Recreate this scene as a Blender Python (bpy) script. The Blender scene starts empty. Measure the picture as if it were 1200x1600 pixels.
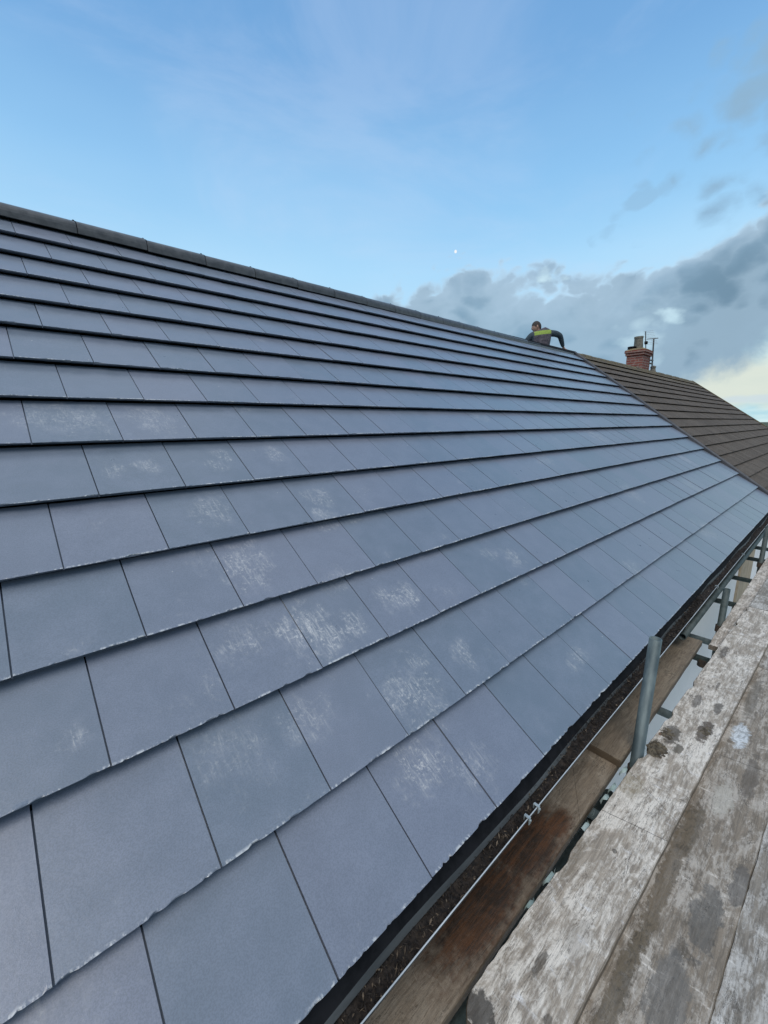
import bpy, bmesh, math, random
from mathutils import Vector, Matrix, noise
C = bpy.context.scene.collection
SC = bpy.context.scene
R = math.radians
# ------------------------------------------------------------------ camera
cam = bpy.data.objects.new('camera', bpy.data.cameras.new('camera')); C.objects.link(cam)
cam.data.sensor_fit = 'HORIZONTAL'; cam.data.sensor_width = 36; cam.data.lens = 19.212
cam.data.clip_start = 0.02; cam.data.clip_end = 9000
m3 = Matrix(((0.744499, 0.145649, -0.651543), (-0.667569, 0.149925, -0.729297), (-0.008539, 0.977911, 0.208849)))
cam.matrix_world = Matrix.Translation((-0.39683, -0.60805, 1.27954)) @ m3.to_4x4()
SC.camera = cam
SC.view_settings.view_transform = 'Standard'; SC.view_settings.look = 'None'
SC.view_settings.gamma = 1.0; SC.view_settings.exposure = 0.27
SUN_EL, SUN_AZ = 56.0, -150.0          # degrees, azimuth measured from +X towards +Y

# ------------------------------------------------------------------ node helper
class NT:
    def __init__(s, tree): s.t = tree; s.t.nodes.clear()
    def n(s, typ, ins=None, **kw):
        nd = s.t.nodes.new(typ)
        for k, v in kw.items(): setattr(nd, k, v)
        if ins:
            for k, v in ins.items(): s.put(nd.inputs[k], v)
        return nd
    def put(s, sock, v):
        if isinstance(v, bpy.types.NodeSocket): s.t.links.new(v, sock)
        elif isinstance(v, bpy.types.Node): s.t.links.new(v.outputs[0], sock)
        else:
            if sock.type == 'RGBA' and len(v) == 3: v = (*v, 1)
            sock.default_value = v
    def m(s, op, a, b=0.0, c=0.0, clamp=False):
        nd = s.t.nodes.new('ShaderNodeMath'); nd.operation = op; nd.use_clamp = clamp
        s.put(nd.inputs[0], a); s.put(nd.inputs[1], b); s.put(nd.inputs[2], c)
        return nd.outputs[0]
    def ss(s, x, lo, hi):             # smoothstep
        nd = s.n('ShaderNodeMapRange', interpolation_type='SMOOTHSTEP')
        s.put(nd.inputs['Value'], x); s.put(nd.inputs['From Min'], lo); s.put(nd.inputs['From Max'], hi)
        return nd.outputs[0]
    def mix(s, f, a, b, mode='MIX'):
        nd = s.n('ShaderNodeMix', data_type='RGBA', blend_type=mode)
        s.put(nd.inputs[0], f); s.put(nd.inputs[6], a); s.put(nd.inputs[7], b)
        return nd.outputs[2]
    def noise(s, vec, scale, detail=4, rough=0.55, dist=0.0, dim='3D'):
        nd = s.n('ShaderNodeTexNoise', noise_dimensions=dim)
        s.put(nd.inputs['Vector'], vec); nd.inputs['Scale'].default_value = scale
        nd.inputs['Detail'].default_value = detail; nd.inputs['Roughness'].default_value = rough
        nd.inputs['Distortion'].default_value = dist
        return nd.outputs[0]
    def xyz(s, x, y, z=0.0):
        nd = s.n('ShaderNodeCombineXYZ'); s.put(nd.inputs[0], x); s.put(nd.inputs[1], y); s.put(nd.inputs[2], z); return nd.outputs[0]
    def sep(s, v):
        nd = s.n('ShaderNodeSeparateXYZ'); s.put(nd.inputs[0], v); return nd.outputs
    def scale(s, v, xyz, loc=(0, 0, 0), rot=(0, 0, 0)):
        nd = s.n('ShaderNodeMapping'); s.put(nd.inputs[0], v); nd.inputs['Scale'].default_value = xyz
        nd.inputs['Location'].default_value = loc; nd.inputs['Rotation'].default_value = rot; return nd.outputs[0]
    def blob(s, x, y, cx, cy, rx, ry, wob=0.0, e0=1.15, e1=0.45):   # 1 inside -> 0 outside a soft ellipse
        dx = s.m('MULTIPLY', s.m('SUBTRACT', x, cx), 1 / rx); dy = s.m('MULTIPLY', s.m('SUBTRACT', y, cy), 1 / ry)
        r = s.m('SQRT', s.m('ADD', s.m('MULTIPLY', dx, dx), s.m('MULTIPLY', dy, dy)))
        if wob is not 0.0: r = s.m('ADD', r, wob)
        return s.ss(r, e0, e1)

# ------------------------------------------------------------------ sky
W = bpy.data.worlds.new('World'); SC.world = W; W.use_nodes = True
w = NT(W.node_tree)
tc = w.n('ShaderNodeTexCoord').outputs['Generated']
dx, dy, dz = w.sep(tc)[0:3]
el = w.m('MULTIPLY', w.m('ARCSINE', dz), 57.2958)
az = w.m('MULTIPLY', w.m('ARCTAN2', dy, dx), 57.2958)
sky = w.n('ShaderNodeTexSky', sky_type='NISHITA', sun_disc=False, sun_elevation=R(SUN_EL),
          sun_rotation=R(90 - SUN_AZ), air_density=1.0, dust_density=1.5, ozone_density=1.5)
skyc = w.mix(1.0, sky.outputs[0], (0.10, 0.10, 0.10), 'MULTIPLY')
rmp = w.n('ShaderNodeValToRGB'); w.put(rmp.inputs[0], w.m('DIVIDE', el, 90.0))
cr = rmp.color_ramp
stops = [(0.0, (0.48, 0.66, 0.76)), (0.10, (0.40, 0.66, 0.84)), (0.20, (0.345, 0.64, 0.89)), (0.29, (0.25, 0.52, 0.82)),
         (0.38, (0.17, 0.39, 0.70)), (0.48, (0.14, 0.33, 0.63)), (1.0, (0.16, 0.33, 0.60))]
while len(cr.elements) < len(stops): cr.elements.new(0.5)
for e, (p, c) in zip(cr.elements, stops): e.position = p; e.color = (*c, 1)
grad = w.mix(0.18, rmp.outputs[0], skyc)
# paler and warmer towards the sunset side on the right
side = w.ss(az, 62.0, 5.0)
n_hz = w.noise(w.scale(tc, (1, 1, 2.0)), 1.7, 3, 0.5)
grad = w.mix(w.m('MULTIPLY', w.m('MULTIPLY', w.ss(n_hz, 0.35, 0.75), 0.30), w.ss(el, 40.0, 12.0)), grad, (0.52, 0.70, 0.84))
veil = w.m('MULTIPLY', w.ss(w.noise(w.scale(tc, (1, 1, 2.6), rot=(0, 0.3, 0.4)), 2.6, 6, 0.6, 0.6), 0.42, 0.72), 0.22)
grad = w.mix(veil, grad, (0.50, 0.60, 0.78))
grad = w.mix(w.m('MULTIPLY', w.m('MULTIPLY', side, w.ss(el, 24.0, 10.0)), 0.35), grad, (0.62, 0.76, 0.84))
# cumulus bank: its top edge as a curve over azimuth, broken up by noise
wv = w.scale(tc, (1, 1, 1.5))
b1 = w.noise(wv, 5.5, 7, 0.60, 0.25); wrp = w.n('ShaderNodeVectorMath', operation='ADD'); w.put(wrp.inputs[0], wv)
wn = w.n('ShaderNodeTexNoise'); w.put(wn.inputs['Vector'], wv); wn.inputs['Scale'].default_value = 9.0; wn.inputs['Detail'].default_value = 5
ws = w.n('ShaderNodeVectorMath', operation='SCALE'); w.put(ws.inputs[0], wn.outputs['Color']); ws.inputs['Scale'].default_value = 0.11
w.put(wrp.inputs[1], ws.outputs[0])
def puff(sc):
    vn = w.n('ShaderNodeTexVoronoi', feature='F1'); w.put(vn.inputs['Vector'], wrp.outputs[0]); vn.inputs['Scale'].default_value = sc
    return vn.outputs['Distance']
pf1 = puff(8.0); pf2 = puff(19.0); pf3 = puff(45.0)
puffs = w.m('ADD', w.m('MULTIPLY', w.m('SUBTRACT', 0.42, pf1), 3.8), w.m('ADD', w.m('MULTIPLY', w.m('SUBTRACT', 0.42, pf2), 2.6), w.m('MULTIPLY', w.m('SUBTRACT', 0.42, pf3), 1.6)))
top = w.n('ShaderNodeValToRGB'); top.color_ramp.interpolation = 'B_SPLINE'
w.put(top.inputs[0], w.m('DIVIDE', w.m('ADD', az, 20.0), 120.0))
tp = [(-20, 21), (2, 22), (7, 20.5), (10, 18.2), (14, 16.8), (18, 15.8), (23, 16.6), (28.5, 15.8), (33, 17.9), (39, 17.6), (45, 16.6), (49, 15.8), (52, 10.0), (56, 3), (62, 0)]
while len(top.color_ramp.elements) < len(tp): top.color_ramp.elements.new(0.5)
for e, (a, v) in zip(top.color_ramp.elements, tp): e.position = (a + 20) / 120; e.color = (v / 30, v / 30, v / 30, 1)
topel = w.m('MULTIPLY', top.outputs[0], 30.0)
topel = w.m('ADD', topel, w.m('ADD', w.m('ADD', w.m('MULTIPLY', w.m('SUBTRACT', b1, 0.5), 3.2), 1.3), puffs))
dd = w.m('SUBTRACT', topel, el)
bank = w.ss(dd, -0.35, 1.5)
infront = w.m('MULTIPLY', w.ss(az, -60.0, -25.0), w.ss(az, 95.0, 60.0))
bank = w.m('MULTIPLY', bank, infront)
wob = w.m('ADD', w.m('MULTIPLY', w.m('SUBTRACT', b1, 0.5), 3.0), w.m('MULTIPLY', w.m('SUBTRACT', pf2, 0.4), 1.6))
# loose wisps high on the right and a small pair left of them
wisp = w.m('MULTIPLY', w.blob(az, el, 5.0, 26.5, 10.0, 8.5, w.m('MULTIPLY', wob, 0.75), 1.3, 0.35), 0.95)
wisp = w.m('MAXIMUM', wisp, w.m('MULTIPLY', w.blob(az, el, 3.5, 21.5, 8.0, 4.0, wob), 0.85))
wisp = w.m('MAXIMUM', wisp, w.m('MULTIPLY', w.blob(az, el, 18.6, 22.3, 2.2, 1.1, w.m('MULTIPLY', wob, 1.3)), 0.42))
wisp = w.m('MAXIMUM', wisp, w.m('MULTIPLY', w.blob(az, el, 21.6, 20.7, 1.7, 1.1, w.m('MULTIPLY', wob, 1.4)), 0.28))
# holes of light in the bank
hole = w.m('MULTIPLY', w.blob(az, el, 15.3, 11.6, 2.6, 1.3, w.m('MULTIPLY', wob, 1.1)), 0.8)
hole = w.m('MAXIMUM', hole, w.m('MULTIPLY', w.blob(az, el, 28.6, 16.4, 2.0, 1.0, w.m('MULTIPLY', wob, 1.0)), 0.9))
hole = w.m('MAXIMUM', hole, w.m('MULTIPLY', w.blob(az, el, 17.5, 9.6, 2.6, 3.0, w.m('MULTIPLY', wob, 0.8)), 0.45))
lowedge = w.m('ADD', 8.4, w.m('ADD', w.m('MULTIPLY', w.m('SUBTRACT', az, 4.0), -0.38), w.m('MULTIPLY', w.m('SUBTRACT', b1, 0.5), 9.0)))
under = w.m('MULTIPLY', w.ss(w.m('SUBTRACT', lowedge, el), -1.2, 1.6), w.ss(az, 30.0, 17.0))
depth = w.ss(dd, 0.0, 6.5)
shade = w.m('MULTIPLY', w.ss(w.noise(wv, 3.2, 6, 0.55), 0.38, 0.66), w.m('ADD', 0.45, w.m('MULTIPLY', side, 0.55)))
ccol = w.mix(depth, (0.32, 0.455, 0.59), (0.19, 0.315, 0.43))
ccol = w.mix(w.m('MULTIPLY', shade, 0.85), ccol, (0.135, 0.225, 0.31))
ccol = w.mix(w.m('MULTIPLY', w.ss(w.m('ADD', w.m('MULTIPLY', pf1, 0.6), w.m('MULTIPLY', pf2, 0.4)), 0.28, 0.55), 0.40), ccol, (0.40, 0.54, 0.66))
ccol = w.mix(w.m('MULTIPLY', w.ss(dd, 1.5, 0.0), 0.50), ccol, (0.52, 0.66, 0.78))
ccol = w.mix(hole, ccol, (0.50, 0.68, 0.77))
ucol = w.mix(w.ss(w.noise(w.scale(tc, (1, 1, 4.5)), 7.0, 5, 0.55), 0.40, 0.62), (0.36, 0.58, 0.66), (0.56, 0.72, 0.74))
ucol = w.mix(w.m('MULTIPLY', w.blob(az, el, 8.0, 3.8, 6.5, 3.3, w.m('MULTIPLY', wob, 0.4)), 0.9), ucol, (0.60, 0.645, 0.57))
ucol = w.mix(w.m('MULTIPLY', w.blob(az, el, 6.0, 2.2, 5.0, 0.5, w.m('MULTIPLY', wob, 0.3)), 0.7), ucol, (0.50, 0.60, 0.66))
ccol = w.mix(under, ccol, ucol)
col = w.mix(bank, grad, ccol)
col = w.mix(w.m('MULTIPLY', wisp, w.m('SUBTRACT', 1.0, bank)), col, (0.23, 0.38, 0.53))
# pale broken cloud added overhead, above the frame, to lighten the tile reflections
oc = w.m('MULTIPLY', w.ss(w.noise(wv, 3.0, 4, 0.5), 0.34, 0.58), w.ss(el, 40.0, 54.0))
col = w.mix(w.m('MULTIPLY', oc, 0.9), col, (0.74, 0.84, 0.97))
# the cloudy rest of the sky behind the photographer, dimmed so tile butts stay dark
back = w.m('SUBTRACT', 1.0, w.m('MULTIPLY', w.ss(az, -75.0, -30.0), w.ss(az, 150.0, 105.0)))
bcl = w.m('MULTIPLY', w.ss(w.noise(wv, 2.4, 6, 0.55), 0.42, 0.62), back)
col = w.mix(w.m('MULTIPLY', back, 0.75), col, (0.22, 0.30, 0.40))
col = w.mix(bcl, col, (0.36, 0.40, 0.46))
col = w.mix(w.ss(el, 0.0, -3.0), col, (0.16, 0.18, 0.17))
bg = w.n('ShaderNodeBackground'); w.put(bg.inputs[0], col); bg.inputs[1].default_value = 1.0
w.put(w.n('ShaderNodeOutputWorld').inputs[0], bg.outputs[0])
W['kind'] = 'structure'
# ------------------------------------------------------------------ sun lamp (soft overcast-like fill, set high behind the camera to avoid glint)
sl = bpy.data.lights.new('sun', 'SUN'); sl.energy = 1.5; sl.angle = R(38); sl.color = (1.0, 0.94, 0.88)
so = bpy.data.objects.new('sun', sl); C.objects.link(so)
sd = Vector((math.cos(R(SUN_EL)) * math.cos(R(SUN_AZ)), math.cos(R(SUN_EL)) * math.sin(R(SUN_AZ)), math.sin(R(SUN_EL))))
so.rotation_euler = sd.to_track_quat('Z', 'Y').to_euler()

# ------------------------------------------------------------------ materials
def mat(name, rough=0.6, spec=0.5, metal=0.0):
    m = bpy.data.materials.new(name); m.use_nodes = True
    t = NT(m.node_tree); b = t.n('ShaderNodeBsdfPrincipled')
    b.inputs['Roughness'].default_value = rough; b.inputs['Specular IOR Level'].default_value = spec; b.inputs['Metallic'].default_value = metal
    t.put(t.n('ShaderNodeOutputMaterial').inputs[0], b.outputs[0])
    return m, t, b
def bump(t, b, h, strength=0.4, dist=0.002, prev=None):
    bn = t.n('ShaderNodeBump'); t.put(bn.inputs['Height'], h); bn.inputs['Strength'].default_value = strength; bn.inputs['Distance'].default_value = dist
    if prev is not None: t.put(bn.inputs['Normal'], prev)
    t.put(b.inputs['Normal'], bn.outputs[0]); return bn.outputs[0]
def simple(name, c1, c2, scale=8.0, rough=0.7, bs=0.3, bd=0.002, metal=0.0, spec=0.5, stretch=(1, 1, 1)):
    m, t, b = mat(name, rough, spec, metal)
    v = t.scale(t.n('ShaderNodeTexCoord').outputs['Object'], stretch)
    n = t.noise(v, scale, 7, 0.62, 0.3)
    t.put(b.inputs['Base Color'], t.mix(t.ss(n, 0.36, 0.64), c1, c2))
    t.put(b.inputs['Roughness'], t.m('ADD', rough - 0.1, t.m('MULTIPLY', n, 0.2)))
    if bs: bump(t, b, t.noise(v, scale * 6, 5, 0.7), bs, bd)
    return m

SCUFF = [(.37,.84,.11,.9),(.44,.80,.09,.9),(.56,.81,.07,.8),(.9,.83,.07,.9),(.82,.85,.06,.8),(.73,.55,.08,.6),(.63,.45,.12,.75),(.97,.49,.07,.7),(.12,.9,.1,.55),
 (.51,.24,.10,.8),(.68,.13,.07,.55),(.2,.56,.09,.5),(1.81,.81,.09,.8),(1.66,.89,.08,.6),(.26,1.22,.10,.75),(.79,1.53,.08,.6),(.74,1.4,.07,.6),(.23,1.57,.08,.6),
 (.42,1.94,.08,.7),(.71,1.92,.08,.5),(.36,1.86,.06,.6),(-.15,2.25,.12,.5),(.17,2.25,.12,.55),(.05,1.88,.05,.8),(-.08,1.87,.05,.5),(.61,1.02,.07,.4),(1.61,.18,.08,.6),
 (-.04,.6,.1,.35),(-.39,.8,.04,.6),(.79,.85,.06,.5),(-.29,2.27,.1,.4),(3.4,1.6,.12,.5),(4.3,1.0,.15,.6),(5.2,1.9,.15,.5),(6.1,.8,.18,.6),(2.9,.4,.12,.5),(7.3,1.3,.2,.6),(3.1,2.3,.12,.4),(4.9,.3,.14,.5)]

def tile_mat(name, ca, cb, rough, worn=False):
    m, t, b = mat(name, rough, 0.2 if worn else 0.8)
    uv = t.n('ShaderNodeUVMap', uv_map='roof_uv').outputs[0]
    u, v = t.sep(uv)[0:2]
    uve = t.n('ShaderNodeUVMap', uv_map='edge_uv').outputs[0]
    rnd, ed = t.sep(uve)[0:2]
    P = t.xyz(u, v, t.m('MULTIPLY', rnd, 7.0))
    big = t.noise(P, 1.3, 4, 0.6); mid = t.noise(P, 9.0, 6, 0.65); fine = t.noise(P, 260.0, 3, 0.7)
    c = t.mix(t.ss(t.m('ADD', t.m('MULTIPLY', rnd, 0.55), t.m('MULTIPLY', big, 0.45)), 0.2, 0.8), ca, cb)
    c = t.mix(t.m('MULTIPLY', t.ss(mid, 0.35, 0.7), 0.28), c, tuple(x * 1.35 for x in cb))
    c = t.mix(t.m('MULTIPLY', t.ss(fine, 0.40, 0.62), 0.35), c, tuple(x * 0.55 for x in ca))
    if not worn:
        # chalky scuffs: clusters of short scratches where hands and boots have rubbed
        w1 = t.noise(P, 16.0, 3, 0.6)
        wob = t.m('MULTIPLY', t.m('SUBTRACT', w1, 0.5), 2.8)
        acc = None
        for (cx, cy, r, a) in SCUFF:
            bl = t.m('MULTIPLY', t.blob(u, v, cx, cy, r * (0.8 + 0.5 * ((cx * 7.3) % 1)), r * (0.7 + 0.6 * ((cy * 5.7) % 1)), wob, 1.3, 0.1), a)
            acc = bl if acc is None else t.m('MAXIMUM', acc, bl)
        st1 = t.noise(t.scale(P, (1, 0.16, 1), rot=(0, 0, 0.5)), 95.0, 5, 0.7, 0.7)
        st2 = t.noise(t.scale(P, (0.22, 1, 1), rot=(0, 0, -0.35)), 70.0, 5, 0.7, 0.9)
        sp = t.noise(P, 70.0, 5, 0.75)
        scr = t.m('MAXIMUM', t.m('MULTIPLY', t.m('MULTIPLY', t.ss(st1, 0.46, 0.70), 0.95), t.ss(fine, 0.30, 0.62)), t.m('MAXIMUM', t.m('MULTIPLY', t.ss(st2, 0.54, 0.78), 0.45), t.m('MULTIPLY', t.ss(sp, 0.50, 0.68), 0.85)))
        sc = t.m('MULTIPLY', acc, t.m('ADD', t.m('MULTIPLY', t.ss(mid, 0.42, 0.66), 0.10), t.m('MULTIPLY', scr, 0.85)))
        # faint dust everywhere, and a few stray marks
        stray = t.m('MULTIPLY', t.ss(t.noise(P, 3.1, 5, 0.7), 0.60, 0.74), t.m('MULTIPLY', scr, 0.34))
        sc = t.m('MAXIMUM', sc, stray)
        c = t.mix(sc, c, (0.72, 0.71, 0.68))
        # brown mud rubs
        mud = t.m('MULTIPLY', t.ss(t.noise(t.xyz(t.m('ADD', u, 9.3), v), 2.3, 4, 0.6), 0.62, 0.75), t.ss(st1, 0.45, 0.7))
        c = t.mix(t.m('MULTIPLY', mud, 0.3), c, (0.20, 0.15, 0.11))
        # pale flakes and lime on the leading edges
        fl = t.noise(t.xyz(u, t.m('MULTIPLY', ed, 0.6), rnd), 75.0, 6, 0.7)
        fcl = t.noise(t.xyz(u, v, 3.0), 6.0, 4, 0.6)
        lim = t.m('MULTIPLY', t.ss(t.m('ADD', t.m('MULTIPLY', fl, 0.7), t.m('MULTIPLY', fcl, 0.5)), 0.605, 0.69), t.ss(ed, 0.010, 0.001))
        lim = t.m('MULTIPLY', lim, t.ss(ed, -0.004, -0.0005))
        c = t.mix(t.m('MULTIPLY', lim, 0.85), c, (0.60, 0.62, 0.62))
        vor = t.n('ShaderNodeTexVoronoi'); t.put(vor.inputs['Vector'], P); vor.inputs['Scale'].default_value = 9.0
        dot = t.m('MULTIPLY', t.ss(vor.outputs['Distance'], 0.045, 0.02), t.ss(t.noise(P, 4.0, 2), 0.50, 0.60))
        c = t.mix(t.m('MULTIPLY', dot, 0.6), c, (0.52, 0.53, 0.50))
        t.put(b.inputs['Roughness'], t.m('ADD', rough, t.m('ADD', t.m('MULTIPLY', t.m('SUBTRACT', mid, 0.5), 0.18), t.m('MULTIPLY', sc, 0.35))))
    else:
        li = t.noise(P, 30.0, 5, 0.7); big2 = t.noise(P, 2.6, 5, 0.65)
        c = t.mix(t.m('MULTIPLY', t.ss(li, 0.50, 0.68), 0.5), c, (0.24, 0.22, 0.18))
        c = t.mix(t.m('MULTIPLY', t.ss(big2, 0.5, 0.7), 0.4), c, (0.055, 0.048, 0.042))
        moss = t.m('MULTIPLY', t.ss(v, 4.1, 4.8), t.ss(t.noise(P, 8.0, 5, 0.7), 0.40, 0.62))
        c = t.mix(t.m('MULTIPLY', moss, 0.55), c, (0.17, 0.14, 0.055))
    t.put(b.inputs['Base Color'], c)
    n1 = bump(t, b, t.noise(P, 700.0, 2, 0.6), 0.30, 0.0006)
    bump(t, b, mid, 0.25, 0.004, n1)
    return m
M_TILE = tile_mat('slate_grey_concrete_tile', (0.158, 0.196, 0.245), (0.190, 0.214, 0.272), 0.31)
M_OLD = tile_mat('weathered_brown_concrete_tile', (0.086, 0.068, 0.054), (0.122, 0.099, 0.080), 0.85, worn=True)
M_RIDGE = simple('ridge_concrete', (0.055, 0.060, 0.064), (0.095, 0.100, 0.104), 14, 0.38, 0.4, 0.002)
M_RIDGE_OLD = simple('old_ridge_mossy_concrete', (0.10, 0.085, 0.07), (0.19, 0.16, 0.085), 12, 0.9, 0.7, 0.006)
M_MORTAR = simple('mortar', (0.20, 0.20, 0.19), (0.33, 0.32, 0.30), 25, 0.9, 0.6, 0.004)
M_DARK = simple('roofing_felt', (0.010, 0.011, 0.013), (0.018, 0.019, 0.022), 20, 0.85, 0.3, spec=0.1)
M_TRIM = simple('verge_plastic', (0.055, 0.058, 0.065), (0.085, 0.088, 0.095), 6, 0.4, 0.1)
M_PVC = simple('black_gutter_plastic', (0.010, 0.015, 0.017), (0.03, 0.032, 0.034), 9, 0.38, 0.25, 0.001)
M_FELT = simple('eaves_tray_grey', (0.045, 0.052, 0.055), (0.085, 0.095, 0.098), 9, 0.55, 0.4, 0.003, stretch=(0.2, 1, 1))
M_LIP = simple('gutter_rim_sky_glint', (0.42, 0.47, 0.50), (0.62, 0.67, 0.70), 30, 0.35, 0.1, stretch=(0.1, 1, 1))  # pale colour paints the sky's glint along the black gutter's rim
M_RENDER = simple('white_render', (0.86, 0.88, 0.88), (0.90, 0.91, 0.91), 3, 0.75, 0.25, 0.003)
M_BUFF = simple('buff_render', (0.38, 0.31, 0.22), (0.48, 0.40, 0.29), 5, 0.85, 0.4, 0.004)
M_GALV = simple('galvanised_steel', (0.13, 0.175, 0.185), (0.24, 0.30, 0.31), 16, 0.50, 0.35, 0.0012, metal=0.35, stretch=(1, 1, 0.25))
M_POLE = simple('weathered_galvanised_pole', (0.070, 0.100, 0.110), (0.17, 0.22, 0.225), 9, 0.55, 0.5, 0.0015, metal=0.3, stretch=(1, 1, 0.3))
M_GALVD = simple('painted_dull_steel', (0.035, 0.055, 0.055), (0.075, 0.10, 0.10), 16, 0.6, 0.4, 0.0015, metal=0.2)
M_RUST = simple('rusty_coupler_steel', (0.05, 0.045, 0.042), (0.12, 0.085, 0.06), 20, 0.75, 0.6, 0.002, metal=0.3)
M_CLIP = simple('zinc_clip', (0.30, 0.36, 0.37), (0.48, 0.54, 0.55), 30, 0.45, 0.2, metal=0.5)
M_DEBRIS = simple('leaf_litter', (0.006, 0.005, 0.005), (0.036, 0.028, 0.022), 60, 0.85, 0.5, 0.003)
M_TWIG = simple('dry_twigs', (0.08, 0.06, 0.04), (0.18, 0.14, 0.10), 30, 0.8, 0.2)
M_POLY = simple('pale_green_polythene', (0.40, 0.54, 0.52), (0.56, 0.68, 0.66), 10, 0.4, 0.3)
M_POT = simple('clay_pot_grey', (0.13, 0.13, 0.11), (0.22, 0.21, 0.18), 12, 0.85, 0.5, 0.004)
M_CAPM = simple('chimney_flaunching', (0.16, 0.13, 0.08), (0.27, 0.20, 0.10), 12, 0.95, 0.8, 0.01)
M_ALU = simple('aerial_aluminium', (0.30, 0.32, 0.34), (0.45, 0.47, 0.5), 20, 0.4, 0.0, metal=0.6)
M_ALUD = simple('aerial_mast_steel', (0.10, 0.11, 0.12), (0.18, 0.19, 0.2), 20, 0.5, 0.0, metal=0.4)
M_GROUND = simple('pale_paving', (0.45, 0.46, 0.46), (0.58, 0.58, 0.57), 1.5, 0.9, 0.3, 0.01)
M_GRASS = simple('distant_fields', (0.035, 0.055, 0.025), (0.07, 0.085, 0.04), 0.02, 0.95, 0.0)
M_SKIN = simple('skin', (0.42, 0.25, 0.19), (0.48, 0.30, 0.23), 10, 0.55, 0.05)
M_HAIR = simple('short_dark_hair', (0.03, 0.026, 0.024), (0.06, 0.05, 0.045), 60, 0.8, 0.5, 0.003)
M_TROUS = simple('dark_work_trousers', (0.02, 0.022, 0.026), (0.04, 0.042, 0.048), 20, 0.85, 0.4)
M_BOOT = simple('brown_boot_leather', (0.05, 0.032, 0.02), (0.09, 0.06, 0.035), 20, 0.6, 0.3)

def brick_mat():
    m, t, b = mat('red_chimney_brick', 0.9, 0.3)
    co = t.n('ShaderNodeTexCoord').outputs['Object']; nrm = t.n('ShaderNodeNewGeometry').outputs['Normal']
    x, y, z = t.sep(co)[0:3]; nx = t.sep(nrm)[0]
    h = t.mix(t.m('GREATER_THAN', t.m('ABSOLUTE', nx), 0.5), t.xyz(x, z), t.xyz(y, z))
    br = t.n('ShaderNodeTexBrick'); t.put(br.inputs['Vector'], h); br.inputs['Scale'].default_value = 1.0
    br.inputs['Brick Width'].default_value = 0.225; br.inputs['Row Height'].default_value = 0.075; br.inputs['Mortar Size'].default_value = 0.009
    br.inputs['Color1'].default_value = (0.27, 0.085, 0.065, 1); br.inputs['Color2'].default_value = (0.20, 0.075, 0.065, 1); br.inputs['Mortar'].default_value = (0.33, 0.27, 0.24, 1)
    n = t.noise(co, 9, 6, 0.65)
    c = t.mix(t.m('MULTIPLY', t.ss(n, 0.5, 0.72), 0.45), br.outputs[0], (0.44, 0.34, 0.31))
    c = t.mix(t.m('MULTIPLY', t.ss(n, 0.48, 0.3), 0.4), c, (0.09, 0.05, 0.04))
    t.put(b.inputs['Base Color'], c)
    bump(t, b, t.m('SUBTRACT', 1.0, br.outputs[1]), 0.7, 0.008); return m
M_BRICK = brick_mat()

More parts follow.
